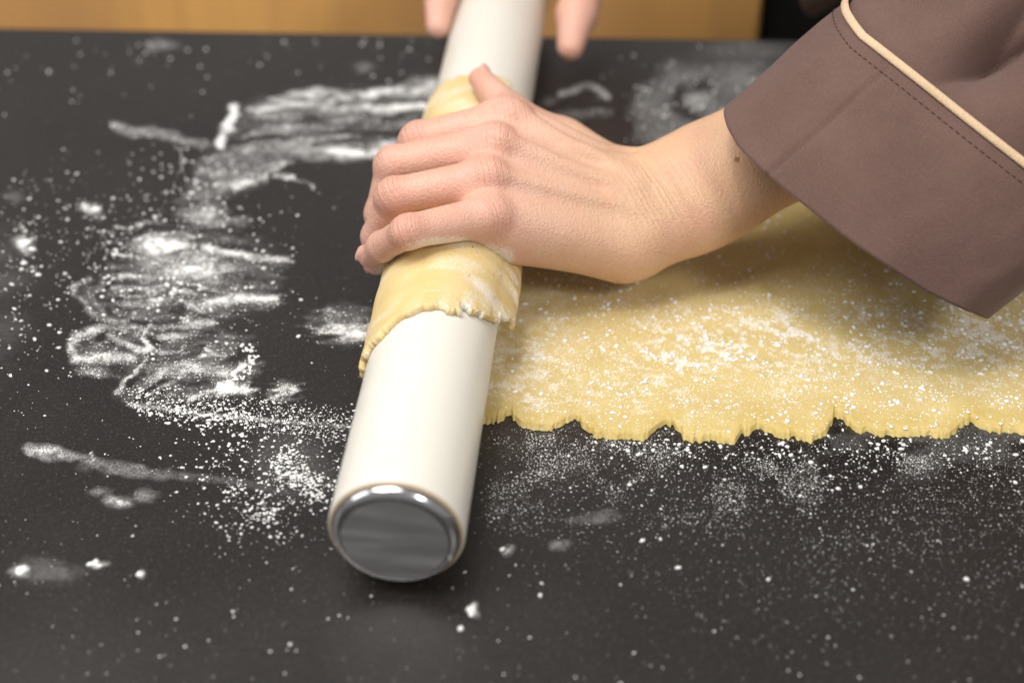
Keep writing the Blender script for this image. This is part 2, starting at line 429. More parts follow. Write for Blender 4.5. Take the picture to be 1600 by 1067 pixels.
def poly(u, v, pts, soft, den):
    pts = np.array(pts, float); inside = np.zeros(u.shape, bool); dm = np.full(u.shape, 1e9); n = len(pts)
    for i in range(n):
        a, b = pts[i], pts[(i+1) % n]
        dd, _ = seg(u, v, a, b); dm = np.minimum(dm, dd)
        c = ((a[1] > v) != (b[1] > v)) & (u < (b[0]-a[0])*(v-a[1])/((b[1]-a[1]) or 1e-9)+a[0]); inside ^= c
    sd = np.where(inside, dm, -dm)
    return den*sstep(-soft, soft, sd)
def film_density(u, v):
    wu = u+(vnoise(u/40, v/25, 1)-.5)*30+(fbm(u/25, v/5, 46, 3)-.5)*60*sstep(330, 430, u)*sstep(640, 560, u)+(vnoise(u/12, v/9, 2)-.5)*7; wv_ = v+(vnoise(u/40, v/25, 3)-.5)*12+(vnoise(u/14, v/9, 4)-.5)*5
    st = sstep(.15, .85, fbm(u/60, (v+(vnoise(u/55, v/30, 6)-.5)*22-u*.06)/6.5, 5, 4))          # sideways streaks
    D = np.zeros_like(u)
    mx = lambda x: np.maximum(D, x)
    # upper smear
    D = mx(poly(wu, wv_, [(350, 172), (440, 150), (520, 145), (690, 128), (720, 235), (560, 240), (470, 235), (370, 228)], 22, .15)*(.3+1.2*st))
    D = mx(stroke(wu, wv_, [(358, 172), (352, 200), (356, 225)], 12, 1.15, 1.0)*(.7+.5*vnoise(u/8, v/8, 7)))
    D = mx(stroke(wu, wv_, [(400, 178), (450, 163), (560, 172), (700, 168)], 10, .75, .95)*(.55+.7*st))
    D = mx(stroke(wu, wv_, [(440, 160), (490, 145), (560, 158)], 12, .7, .4))
    D = mx(stroke(wu, wv_, [(570, 152), (620, 145), (690, 140)], 10, .8, .5))
    D = mx(blob(wu, wv_, (670, 132), 16, 10, .75))
    D = mx(stroke(wu, wv_, [(390, 240), (460, 235), (560, 243), (625, 228)], 13, .45, .75)*(.6+.6*st))
    D = mx(stroke(wu, wv_, [(172, 196), (240, 210), (330, 230)], 10, .5, .3))
    D = mx(stroke(wu, wv_, [(355, 292), (400, 275), (445, 258)], 9, .75, .6)); D = mx(stroke(wu, wv_, [(445, 275), (472, 280), (482, 296)], 6, .55, .7))
    D = mx(poly(wu, wv_, [(300, 262), (350, 235), (450, 240), (420, 280), (340, 305), (280, 310)], 18, .33)*(.3+1.2*fbm(u/18, v/10, 8, 3)))
    # large patch
    D = mx(poly(wu, wv_, [(320, 318), (392, 380), (440, 402), (436, 470), (340, 505), (200, 512), (128, 482), (150, 440), (200, 398), (255, 345)], 45, .16)*(.3+1.2*st))
    D = mx(blob(wu, wv_, (255, 385), 38, 16, .85)*(.6+.6*vnoise(u/10, v/8, 9))); D = mx(blob(wu, wv_, (318, 335), 30, 15, .6))
    D = mx(blob(wu, wv_, (300, 420), 80, 28, .65)*(.5+.8*st))
    D = mx(stroke(wu, wv_, [(320, 392), (380, 398), (437, 404)], 9, .8, .5)); D = mx(stroke(wu, wv_, [(340, 350), (400, 345)], 10, .5, .1))
    D = mx(stroke(wu, wv_, [(310, 480), (370, 465), (425, 470)], 16, .5, .55)*(.5+.8*st))
    for pts, wd, dn in (([(135, 435), (122, 462), (140, 490), (190, 503)], 9, .40), ([(150, 440), (140, 465), (160, 485)], 7, .3), ([(150, 510), (118, 535), (130, 558), (200, 560)], 11, .55), ([(150, 510), (240, 510), (330, 508)], 8, .4), ([(165, 525), (200, 545), (240, 545)], 8, .55), ([(240, 505), (225, 525), (240, 540)], 6, .7)):
        D = mx(stroke(wu, wv_, pts, wd, dn))
    low_ = poly(wu, wv_, [(118, 532), (152, 510), (240, 512), (340, 505), (392, 535), (398, 575), (370, 618), (290, 632), (205, 632), (180, 612), (190, 590), (140, 570)], 26, .20)*(.4+1.*st)
    for pts in ([(232, 560), (200, 590), (185, 612)], [(262, 575), (215, 615)], [(300, 555), (250, 600), (230, 612)], [(372, 570), (330, 610), (300, 625)]):
        low_ = np.maximum(low_, stroke(wu, wv_, pts, 7, .7))
    for pts in ([(312, 545), (255, 590), (215, 620)], [(345, 560), (395, 548)], [(240, 562), (205, 600)], [(352, 605), (372, 588)], [(150, 528), (190, 540), (240, 540)], [(250, 530), (285, 510)]):
        low_ = low_*(1-stroke(wu, wv_, pts, 9, .92))
    D = mx(low_)
    D = mx(blob(wu, wv_, (352, 606), 24, 12, 1.2)); D = mx(blob(wu, wv_, (382, 606), 14, 10, 1.0)); D = mx(blob(wu, wv_, (440, 612), 18, 12, .55)); D = mx(blob(wu, wv_, (300, 578), 70, 16, .5)*(.5+st)); D = mx(blob(wu, wv_, (150, 578), 22, 10, .5))
    D = mx(blob(wu, wv_, (540, 520), 30, 15, .95)); D = mx(blob(wu, wv_, (525, 490), 22, 10, .45)); D = mx(blob(wu, wv_, (540, 508), 42, 30, .3))
    rg = random.Random(5)
    for k in range(44):
        x0 = rg.uniform(170, 330); y0 = rg.uniform(345, 500); L = rg.uniform(50, 130)*(1.15-abs(y0-420)/200); dy = rg.uniform(-8, 5)
        D = np.maximum(D, stroke(wu, wv_, [(x0, y0), (x0+L*.5, y0+dy*.7), (x0+L, y0+dy)], rg.uniform(2, 7), rg.uniform(.25, .65), .04))
    for k in range(30):
        x0 = rg.uniform(370, 600); y0 = rg.uniform(150, 240); L = rg.uniform(50, 150)
        D = np.maximum(D, stroke(wu, wv_, [(x0, y0), (x0+L*.5, y0-2), (x0+L, y0-rg.uniform(0, 8))], rg.uniform(3, 8), rg.uniform(.2, .5), rg.uniform(.1, .5)))
    for k in range(26):
        x0 = rg.uniform(150, 360); y0 = rg.uniform(515, 575); L = rg.uniform(25, 60); a_ = rg.uniform(1.9, 2.7) if k % 2 else rg.uniform(-.3, .3)
        D = np.maximum(D, stroke(wu, wv_, [(x0, y0), (x0+L*.5*math.cos(a_)+4, y0+L*.5*math.sin(a_)), (x0+L*math.cos(a_), y0+L*math.sin(a_))], rg.uniform(3, 7), rg.uniform(.25, .55), .1))
    # thin line, finger stroke, finger marks
    D = mx(stroke(u, v, [(200, 632), (300, 645), (430, 658), (560, 668)], 4, .45, .35))
    D = mx(stroke(wu, wv_, [(46, 704), (110, 714), (190, 730), (270, 742)], 12, .62, .22)); D = mx(stroke(u, v, [(250, 740), (360, 752), (460, 772)], 10, .2, .12)); D = mx(stroke(u, v, [(142, 708), (147, 718)], 3, .95))
    for c, a_, b_, dn in (((160, 770), 16, 9, .45), ((186, 784), 16, 10, .6), ((225, 772), 20, 10, .5), ((125, 730), 20, 9, .2), ((28, 896), 13, 8, 1.1), ((75, 890), 55, 20, .22), ((148, 880), 9, 5, .9), ((735, 952), 8, 8, 1.1), ((785, 859), 8, 9, .55), ((875, 856), 20, 8, .45), ((933, 812), 40, 12, .22), ((218, 897), 6, 6, .9), ((45, 382), 12, 10, .9), ((150, 328), 14, 9, .9), ((22, 305), 20, 12, .2), ((265, 70), 24, 8, .35), ((250, 73), 12, 8, .4), ((215, 98), 14, 8, .18), ((570, 110), 14, 10, .35)):
        D = mx(blob(wu, wv_, c, a_, b_, dn))
    D = D*(1+.12*np.exp(-((u-290)/130)**2-((v-440)/150)**2))
    D = D*(.45+1.1*fbm(u/11, v/7, 44, 4))*(.55+.9*fbm(u/45, v/11, 45, 3))
    # behind the hand, right of the pin
    hz = poly(wu, wv_, [(985, 140), (1060, 95), (1180, 90), (1240, 110), (1170, 170), (1100, 210), (1020, 235), (990, 225)], 25, .26)*(.4+1.1*fbm(u/35, v/22, 12, 4))
    hz = hz*(1-stroke(u, v, [(1105, 132), (1065, 140), (1058, 170), (1085, 180)], 12, .9))
    D = mx(hz); D = mx(blob(wu, wv_, (1092, 158), 22, 16, .5)); D = mx(blob(wu, wv_, (1030, 175), 14, 8, .45)); D = mx(stroke(wu, wv_, [(885, 146), (915, 138), (940, 150)], 8, .5)); D = mx(blob(wu, wv_, (860, 160), 25, 7, .25)); D = mx(stroke(wu, wv_, [(860, 190), (960, 175)], 9, .18))
    D = mx(blob(wu, wv_, (1060, 215), 60, 20, .4)*(.5+fbm(u/25, v/12, 14, 3))); D = mx(blob(wu, wv_, (1160, 80), 90, 22, .18))
    # dust below the dough and between hand strokes
    fr = sstep(730, 800, u)*sstep(630, 680, v)*sstep(880, 690, v+(vnoise(u/160, v/90, 15)-.5)*70)
    D = np.maximum(D, fr*(.0+.09*sstep(.35, .7, fbm(u/60, v/24, 16, 4))+.06*sstep(1000, 1500, u)*sstep(780, 690, v)))
    D = np.maximum(D, .16*blob(u, v, (450, 725), 110, 75, 1., .3)*(.4+.8*fbm(u/60, v/40, 17, 3)))
    D = np.maximum(D, .16*sstep(150, 0, u)*sstep(250, 400, v)*sstep(700, 500, v)*fbm(u/70, v/40, 19, 3))
    return D
gx = np.arange(-.42, .46, .0011); gy = np.arange(.39, .93, .0011)
GX, GY = np.meshgrid(gx, gy, indexing='ij'); pts = np.stack([GX, GY, 0*GX], -1).reshape(-1, 3)
uu, vv = project(pts); dens = film_density(uu, vv)
dens[(GY > yb(GX)-.003).ravel()] = 0
dg = dens.reshape(GX.shape)
zz = .0002+.0009*sstep(.55, 1.1, dg)*(.4+.6*fbm(GX*900, GY*900, 31, 3))
pts[:, 2] = zz.ravel()
q = grid_quads(*GX.shape); keep = dens[q].max(1) > .045; q = q[keep]
used, inv = np.unique(q.ravel(), return_inverse=True)
ff = link('flour_film', make_mesh('flour_film', pts[used], inv.reshape(-1, 4), attrs={'dusting': dens[used]}), M_film.m)
tag(ff, 'white flour smeared and dusted across the dark tabletop', 'flour', 'stuff')

# flour lumps as geometry
ico = None
bm = bmesh.new(); bmesh.ops.create_icosphere(bm, subdivisions=1, radius=1); icoV = np.array([v.co[:] for v in bm.verts]); icoF = np.array([[v.index for v in f.verts] for f in bm.faces]); bm.free()
octV = np.array([(1, 0, 0), (0, 1, 0), (-1, 0, 0), (0, -1, 0), (0, 0, 1), (0, 0, -.3)], float); octF = np.array([(0, 1, 4), (1, 2, 4), (2, 3, 4), (3, 0, 4)])
def lumps(name, pos, rad, zfun=None):
    Vs = []; Fs = []; off = 0
    for sel, tv, tf in ((rad > .00055, icoV, icoF), (rad <= .00055, octV, octF)):
        p = pos[sel]; r = rad[sel]; n = len(p)
        if not n: continue
        a = rng.uniform(0, 6.28, n); ca, sa = np.cos(a), np.sin(a)
        v = np.repeat(tv[None], n, 0)*(1+rng.uniform(-.28, .28, (n, len(tv), 1)))
        st = rng.uniform(.8, 1.35, (n, 1))
        x = v[..., 0]*st; y = v[..., 1]/st
        vv_ = np.stack([x*ca[:, None]-y*sa[:, None], x*sa[:, None]+y*ca[:, None], v[..., 2]*.40+.15], -1)*r[:, None, None]+p[:, None]
        f = tf[None]+(np.arange(n)*len(tv))[:, None, None]+off
        Vs.append(vv_.reshape(-1, 3)); Fs.append(f.reshape(-1, 3)); off += n*len(tv)
    return link(name, make_mesh(name, np.concatenate(Vs), None, np.concatenate(Fs)), M_clump.m)
def scatter(n, dfun, u0, u1, v0, v1):
    u = rng.uniform(u0, u1, n*12); v = rng.uniform(v0, v1, n*12)
    k = rng.uniform(0, 1, n*12) < dfun(u, v); return u[k][:n], v[k][:n]
PU = []; PV = []; PR = []
def add(n, dfun, box, r0, r1, pw=3):
    u, v = scatter(n, dfun, *box); PU.append(u); PV.append(v); PR.append(r0+(r1-r0)*rng.uniform(0, 1, len(u))**pw)
clus = lambda u, v, s, sd: sstep(.45, .75, fbm(u/s, v/s*1.4, sd, 3))
add(650, lambda u, v: blob(u, v, (150, 390), 130, 80, .8)*(.05+.95*clus(u, v, 34, 1)), (-20, 460, 230, 560), .0003, .0012, 5)
add(700, lambda u, v: blob(u, v, (290, 420), 110, 110, .8)*(.2+.8*clus(u, v, 25, 2)), (80, 480, 270, 640), .0002, .0013, 4)
add(1700, lambda u, v: blob(u, v, (440, 740), 105, 80, 1., .5)*(.15+.85*clus(u, v, 45, 3)), (200, 560, 620, 860), .0002, .0009, 3.5)
add(1500, lambda u, v: stroke(u, v, [(230, 625), (330, 640), (560, 670)], 28, 1.), (200, 580, 590, 700), .0002, .0007, 4)
add(90, lambda u, v: stroke(u, v, [(215, 630), (300, 650), (380, 668)], 22, 1.), (200, 420, 600, 700), .0006, .0012, 3)
add(40, lambda u, v: stroke(u, v, [(385, 540), (395, 560), (375, 590)], 9, 1.), (360, 410, 525, 605), .0005, .0011, 1)
add(8500, lambda u, v: sstep(740, 770, u)*sstep(650, 690, v)*sstep(860, 700, v)*(.1+.9*clus(u, v, 60, 4)), (745, 1620, 650, 870), .00010, .00034, 4)
add(16000, lambda u, v: np.clip(film_density(u, v)-.08, 0, 1)**1.2, (80, 720, 120, 660), .00013, .00045, 3)
add(2500, lambda u, v: np.clip(film_density(u, v)-.08, 0, 1)**1.2, (850, 1250, 60, 240), .00015, .00045, 3)
add(380, lambda u, v: sstep(800, 1100, u)*sstep(660, 690, v)*sstep(790, 690, v)*(.2+.8*clus(u, v, 45, 8)), (780, 1620, 660, 800), .0004, .0013, 4)
add(1100, lambda u, v: .4+.6*clus(u, v, 90, 5), (-40, 1640, 60, 1090), .00018, .0006, 4)
add(2600, lambda u, v: sstep(800, 1300, u)*sstep(1060, 760, v)*(.3+.7*clus(u, v, 50, 14)), (800, 1640, 690, 1060), .00009, .00028, 3)
add(50, lambda u, v: np.ones_like(u), (-40, 1640, 60, 1090), .0004, .0009, 2)
add(190, lambda u, v: sstep(200, 0, u)*sstep(250, 350, v)*sstep(640, 480, v)*(.2+.8*clus(u, v, 30, 9)), (-20, 220, 250, 640), .0003, .0012, 4)
add(110, lambda u, v: blob(u, v, (300, 280), 60, 40, .9), (180, 500, 200, 350), .0004, .0011, 2)
add(60, lambda u, v: sstep(200, 80, v), (-30, 680, 60, 200), .0004, .0012, 2)
add(90, lambda u, v: blob(u, v, (1080, 150), 90, 60, .9), (860, 1250, 70, 230), .0004, .0011, 2)
for u, v, r in ((735, 952, .0019), (736, 960, .0012), (785, 858, .0013), (1003, 845, .0013), (1060, 887, .0012), (844, 930, .001), (148, 880, .002), (140, 881, .0014), (218, 897, .0016), (250, 380, .004), (238, 388, .003), (265, 392, .003), (345, 605, .003), (360, 602, .003), (150, 328, .003), (43, 380, .0028), (50, 390, .0022), (38, 412, .0022), (60, 430, .002), (720, 982, .0013), (1032, 842, .001), (1200, 905, .001), (1510, 905, .0012)):
    PU.append(np.array([u], float)); PV.append(np.array([v], float)); PR.append(np.array([r]))
PU = np.concatenate(PU); PV = np.concatenate(PV); PR = np.concatenate(PR)
pos = np.array([P(a, b, 0) for a, b in zip(PU, PV)])
rel = pos-A0; s_ = rel@ax; q_ = rel@e1
ok = (pos[:, 1] < yb(pos[:, 0])-.004) & ~((q_ > -.002) & (s_ > near_flat(np.clip(q_, 0, .599))-.0006) & (s_ < .33))
lt = lumps('flour_specks', pos[ok], PR[ok]); tag(lt, 'white flour specks and crumbs scattered over the dark tabletop', 'flour', 'stuff')
# on the dough
PU, PV, PR = [], [], []
bandf = lambda u, v: np.exp(-((v-(545-(u-1100)*.05))/48)**2)*sstep(880, 1050, u)
big = lambda u, v: sstep(.42, .7, fbm(u/26, v/15, 31, 4))
add(7500, lambda u, v: (.18+.5*big(u, v)+.9*bandf(u, v)*big(u, v))*np.clip((v-330)/150, .3, 1), (750, 1640, 330, 690), .00015, .0006, 3)
add(1500, lambda u, v: .9*bandf(u, v)*big(u, v)+.5*big(u, v)*blob(u, v, (860, 500), 120, 80, 1)+.9*blob(u, v, (1400, 625), 130, 26, 1)*big(u, v)+.08, (750, 1640, 330, 690), .0004, .0014, 3.5)
add(40, lambda u, v: .6*bandf(u, v)+.2, (780, 1640, 420, 680), .0009, .0017, 2)
PU = np.concatenate(PU); PV = np.concatenate(PV); PR = np.concatenate(PR)
pos = np.array([P(a, b, TH-.0004) for a, b in zip(PU, PV)])
rel = pos-A0; s_ = rel@ax; q_ = rel@e1
ok = (q_ > .004) & (q_ < .59) & (s_ > near_flat(np.clip(q_, 0, .599))+.0025) & (s_ < .305)
pos = pos[ok]; pos[:, 2] += (fbm(q_[ok]*60, s_[ok]*60, 51, 3)-.5)*.0009
ld = lumps('flour_specks', pos, PR[ok]); tag(ld, 'white flour specks sprinkled on the flat yellow dough', 'flour', 'stuff')

# ------------------------------------------------------------------ person: hands grown as one implicit surface
class Field:
    """list of blended round cones; each part: fn(points)->distance"""
def cone(p, a, b, ra, rb, flat=None, fn=None):
    a = np.asarray(a); b = np.asarray(b); d = b-a; t = np.clip(((p-a)@d)/(d@d), 0, 1)
    v = p-a-t[:, None]*d
    if flat is not None:
        n = fn; c = v@n; v = v+np.outer(c*(1/flat-1), n)
        return (np.sqrt((v*v).sum(1))-(ra+(rb-ra)*t))*(.5+.5*flat)
    return np.sqrt((v*v).sum(1))-(ra+(rb-ra)*t)
def smin(a, b, k):
    h = np.clip(.5+.5*(b-a)/k, 0, 1); return b*(1-h)+a*h-k*h*(1-h)
def unit(v): v = np.asarray(v, float); return v/np.linalg.norm(v)
def hand_field(p, Hd):
    W = Hd['wrist']; hw = Hd['wv']; hn = Hd['wn']; fin = Hd['fingers']; k = Hd.get('scale', 1)
    palm = None
    def U(d, kk):
        nonlocal palm
        palm = d if palm is None else smin(palm, d, kk)
    cw = [.0110, .004, -.005, -.0145]
    mr = [.0112, .0112, .0105, .0098]
    heads = [f[0] for f in fin]
    car = [W+hw*c+hn*.002+unit(heads[i]-W)*.010 for i, c in enumerate(cw)]
    for i in range(4):
        U(cone(p, car[i], heads[i], (.0125, .0125, .0120, .0108)[i], mr[i]), .008)
        pn = -hn
        U(cone(p, car[i]+pn*.009, heads[i]+pn*.006-unit(heads[i]-W)*.006, .0115, .0095), .010)
    for i in range(3):
        a = (car[i]+car[i+1])/2; b = (heads[i]+heads[i+1])/2
        U(cone(p, a-hn*.004, b-hn*.004-unit(b-W)*.004, .012, .0090), .008)
    for a, b, ra, rb, kk in Hd['extra']: U(cone(p, a, b, ra, rb), kk)
    # forearm
    for a, b, ra, rb, fl_ in Hd['arm']:
        U(cone(p, a, b, ra, rb, fl_, Hd['an']), .016)
    # knuckles and tendons
    for i in range(4):
        kn = heads[i]+Hd['kn'][i]*(mr[i]-.0040)
        U(cone(p, kn, kn+unit(fin[i][1]-heads[i])*.002, .0056, .0050), .006)
    for a, b, r, kk in Hd['tendons']: U(cone(p, a, b, r, r), kk)
    out = palm
    th = Hd['thumb']; d = None
    for i in range(len(th)-1):
        c = cone(p, th[i][0], th[i+1][0], th[i][1], th[i+1][1]); d = c if d is None else smin(d, c, .004)
    out = np.minimum(smin(palm, d, .010), out)
    th_d = d
    for i, f in enumerate(fin):
        rr = Hd['rad'][i]; d = None
        for j in range(3):
            c = cone(p, f[j], f[j+1], rr[j], rr[j+1]); d = c if d is None else smin(d, c, .0035)
        # fleshy proximal segment
        mid = (f[0]+f[1])/2
        # knuckle of the middle joint, on the outside of the bend
        o = unit(f[1]-(f[0]+f[2])/2); kp = f[1]+o*(rr[1]*.42)
        d = smin(d, cone(p, kp-unit(f[1]-f[0])*.002, kp+unit(f[2]-f[1])*.002, rr[1]*.64, rr[1]*.62), .0035)
        out = np.minimum(out, smin(palm, d, .0055))
    if Hd.get('grooves'):
        gv = np.zeros(len(p))
        for a, b, r, kk, dep in Hd['grooves']: gv = np.maximum(gv, dep*np.exp(-(np.clip(cone(p, a, b, 0, 0), 0, None)/r)**2))
        out = out+gv
    for c_, a_, n_, L_ in Hd.get('nails', []):
        v = p-c_; x = v@a_; z = v@n_; y = v-np.outer(x, a_)-np.outer(z, n_); yy = np.sqrt((y*y).sum(1))
        out = smin(out, (np.sqrt((x/L_)**2+(yy/(L_*.62))**2+(z/(L_*.2))**2)-1)*L_*.2, .0010)
    c = Hd.get('carve')
    if c is not None:
        q = p-A0; s = q@ax; rad = np.hypot(q@e1, q[:, 2])
        for r_, lo, hi in c:
            m = (s > lo) & (s < hi)
            out = np.where(m, np.maximum(out, r_-rad), out)
    return out
def surface(fn, lo, hi, h, name):
    lo = np.array(lo); hi = np.array(hi); B = 4
    nb = np.ceil((hi-lo)/(h*B)).astype(int); n = nb*B+1
    ax_ = [lo[i]+h*np.arange(n[i]) for i in range(3)]
    cax = [lo[i]+h*B*(np.arange(nb[i])+.5) for i in range(3)]
    CX = np.stack(np.meshgrid(*cax, indexing='ij'), -1).reshape(-1, 3)
    cdist = fn(CX).reshape(nb)
    act = np.abs(cdist) < h*B*1.6
    G = np.repeat(np.repeat(np.repeat(np.where(cdist < 0, -1., 1.).astype(np.float32), B, 0), B, 1), B, 2)
    F = np.ones(n, np.float32); F[:-1, :-1, :-1] = G
    F[-1] = F[-2]; F[:, -1] = F[:, -2]; F[:, :, -1] = F[:, :, -2]
    mk = np.zeros(n, bool); ia = np.argwhere(act)*B
    for dx in range(B+1):
        for dy in range(B+1):
            for dz in range(B+1): mk[ia[:, 0]+dx, ia[:, 1]+dy, ia[:, 2]+dz] = True
    I = np.argwhere(mk); pp = lo+h*I
    for c0 in range(0, len(pp), 400000): F[I[c0:c0+400000, 0], I[c0:c0+400000, 1], I[c0:c0+400000, 2]] = fn(pp[c0:c0+400000])
    ins = F < 0
    cs = [ins[a:n[0]-1+a, b:n[1]-1+b, c:n[2]-1+c] for a in (0, 1) for b in (0, 1) for c in (0, 1)]
    cnt = sum(c.astype(np.int8) for c in cs); cell = (cnt > 0) & (cnt < 8)
    ci = np.argwhere(cell); vid = -np.ones(cell.shape, np.int64); vid[tuple(ci.T)] = np.arange(len(ci))
    acc = np.zeros((len(ci), 3)); num = np.zeros(len(ci))
    offs = np.array([(a, b, c) for a in (0, 1) for b in (0, 1) for c in (0, 1)])
    for a in range(8):
        for b in range(a+1, 8):
            if np.abs(offs[a]-offs[b]).sum() != 1: continue
            fa_ = F[tuple((ci+offs[a]).T)]; fb_ = F[tuple((ci+offs[b]).T)]; m = (fa_ < 0) != (fb_ < 0)
            t = np.where(m, fa_/(fa_-fb_+1e-12), 0)
            acc[m] += (offs[a]+t[:, None]*(offs[b]-offs[a]))[m]; num[m] += 1
    V = lo+h*(ci+acc/num[:, None])
    quads = []
    for d_ in range(3):
        e, f = [(1, 2), (2, 0), (0, 1)][d_]
        sl0 = [slice(1, n[k]-1) for k in range(3)]; sl0[d_] = slice(0, n[d_]-1)
        sl1 = list(sl0); sl1[d_] = slice(1, n[d_])
        A_ = ins[tuple(sl0)]; B_ = ins[tuple(sl1)]
        for flip in (False, True):
            m = (A_ & ~B_) if not flip else (~A_ & B_)
            idx = np.argwhere(m)
            for k in range(3):
                if k != d_: idx[:, k] += 1
            E = np.eye(3, dtype=int)[e]; Fv = np.eye(3, dtype=int)[f]
            v0 = vid[tuple((idx-E-Fv).T)]; v1 = vid[tuple((idx-Fv).T)]; v2 = vid[tuple(idx.T)]; v3 = vid[tuple((idx-E).T)]
            qd = np.stack([v0, v1, v2, v3], -1)
            quads.append(qd[:, ::-1] if flip else qd)
    Q = np.concatenate(quads)
    # light relaxation along the mesh
    for it in range(2):
        s = np.zeros_like(V); c = np.zeros(len(V))
        for k in range(4):
            a, b = Q[:, k], Q[:, (k+1) % 4]
            for x in range(3): s[:, x] += np.bincount(a, V[b, x], len(V))+np.bincount(b, V[a, x], len(V))
            c += np.bincount(a, minlength=len(V))+np.bincount(b, minlength=len(V))
        V = V*.55+.45*s/c[:, None]
    return V, Q

# left hand (near), joints placed on the pin
RD = R+TH
MC = [P(790, 190, .0800), P(770, 230, .0795), P(758, 281, .0740), P(764, 338, .0655)]
fingers = [
    [MC[0], hit(655, 218, .0455), cyl(.229, 158, .0385), cyl(.226, 186, .0380)],
    [MC[1], hit(616, 257, .0470), cyl(.207, 164, .0382), cyl(.205, 192, .0378)],
    [MC[2], hit(616, 306, .0465), cyl(.184, 160, .0374), cyl(.188, 188, .0372)],
    [MC[3], hit(638, 362, .0440), cyl(.158, 138, .0378), cyl(.166, 159, .0382)]]
wrist = PY(1003, 342, .652)
hw = unit([.05, math.cos(math.radians(35)), math.sin(math.radians(35))])
fwd_h = unit((MC[1]+MC[2])/2-wrist); wn = unit(np.cross(fwd_h, hw)); wn = wn if wn[2] > 0 else -wn
arm1 = PY(1100, 290, .664); arm2 = PY(1330, 165, .70); arm3 = PY(1560, 45, .75)
an = unit(np.cross(unit(arm2-wrist), hw)); an = an if an[2] > 0 else -an
thb = [(PY(960, 280, .676), .0125), (PY(872, 226, .712), .0120), (hit(800, 180, .0425), .0100), (hit(751, 124, .0390), .0062)]
tend = []
for i, (u1, v1) in enumerate(((985, 262), (985, 280), (985, 305), (990, 330))):
    a = MC[i]+wn*.0098
    b = wrist+hw*(.010-.007*i)+wn*.0155+fwd_h*.012
    if i < 3: tend.append((a, b, (.0030, .0026, .0014)[i], .0075))
nails = []
for f in fingers:
    d_ = unit(f[3]-f[2]); q_ = f[3]-A0; o = unit(q_-ax*(q_@ax)); o = unit(o-d_*(o@d_))
    nails.append((f[3]+o*.0052+d_*.0022, unit(d_-o*.22), unit(o+d_*.22), .0058))
grv = []
for pl, r_, dp in (([(836, 187, .083), (900, 211, .079), (985, 236, .068)], .0036, .0019), ([(812, 208, .086), (880, 236, .079), (955, 261, .068)], .0036, .0017), ([(805, 252, .083), (870, 270, .077), (940, 290, .068)], .004, .0010), ([(800, 300, .078), (880, 315, .070)], .004, .0008)):
    q3 = [P(*c) for c in pl]
    for a, b in zip(q3[:-1], q3[1:]): grv.append((a, b, r_, 0, dp))
nails.append((thb[3][0]+unit(e1*.75+ez*.66)*.0050+unit(thb[3][0]-thb[2][0])*.001, unit(thb[3][0]-thb[2][0]), unit(e1*.75+ez*.66), .0072))
LH = dict(wrist=wrist, wv=hw, wn=wn, fingers=fingers, thumb=thb,
    rad=[(.0105, .0086, .0076, .0064), (.0105, .0088, .0078, .0066), (.0100, .0084, .0072, .0063), (.0098, .0076, .0067, .0057)],
    kn=[unit(wn+.2*hw), wn, wn, unit(wn-.25*hw)],
    extra=[(wrist-hw*.0085, (wrist+arm1)/2-hw*.0075, .0165, .0180, .012), (PY(958, 276, .680), PY(878, 228, .712), .0120, .0105, .012), (PY(880, 238, .705), MC[0]-wn*.006, .010, .009, .012),
           (wrist-hw*.017-wn*.006+fwd_h*.008, MC[3]-wn*.010-fwd_h*.004, .0112, .0110, .012),
           (wrist-hw*.010-wn*.007+fwd_h*.014, MC[3]-wn*.012-fwd_h*.014, .0128, .0110, .012)],
    arm=[(wrist+fwd_h*.006, arm1, .0236, .0264, .70), (arm1, arm2, .0264, .0345, .72), (arm2, arm3, .0350, .041, .8)],
    grooves=grv, nails=nails, an=an, tendons=tend, carve=[(RD-.0004, -.05, .32), (R, -.05, .6)])
Vl, Ql = surface(lambda p: hand_field(p, LH), (-.075, .55, .005), (.34, .80, .24), .00085, 'hand')
# right hand (far end)
mcr = [np.array(c) for c in ((.000, .925, .088), (.004, .946, .090), (.008, .966, .086), (.012, .984, .078))]
fr = [[mcr[0], cyl(.462, 128, .0450), cyl(.434, 150, .0395), cyl(.405, 160, .0352)],
      [mcr[1], cyl(.492, 130, .0465), cyl(.485, 165, .0400), cyl(.470, 192, .0385)],
      [mcr[2], cyl(.512, 128, .0465), cyl(.508, 165, .0400), cyl(.500, 192, .0385)],
      [mcr[3], cyl(.530, 120, .044), cyl(.528, 155, .039), cyl(.524, 182, .0385)]]
wr = np.array((.085, .955, .085)); hw2 = unit((.1, -.93, .12)); fh2 = unit((mcr[1]+mcr[2])/2-wr); wn2 = unit(np.cross(fh2, hw2)); wn2 = wn2 if wn2[2] > 0 else -wn2
ar2 = [np.array((.30, .975, .17)), np.array((.46, .99, .25))]
an2 = unit(np.cross(unit(ar2[0]-wr), hw2))
RH = dict(wrist=wr, wv=hw2, wn=wn2, fingers=fr, thumb=[(wr+np.array((-.012, -.020, -.004)), .013), (np.array((.052, .915, .068)), .0125), (cyl(.437, 8, .0470), .0120), (cyl(.411, -2, .0445), .0080)],
    rad=[(.0125, .0120, .0106, .0070)]+LH['rad'][1:], kn=[wn2]*4, extra=[(wr-hw2*.02-wn2*.008, mcr[3]-wn2*.01, .014, .011, .012)], arm=[(wr, ar2[0], .029, .035, .7), (ar2[0], ar2[1], .035, .041, .8)],
    an=an2, tendons=[], carve=[(R, -.05, PINL+.004)])
Vr, Qr = surface(lambda p: hand_field(p, RH), (-.08, .84, .0), (.42, 1.04, .27), .0013, 'hand')
Vb = np.concatenate([Vl, Vr]); Qb = np.concatenate([Ql, Qr+len(Vl)])
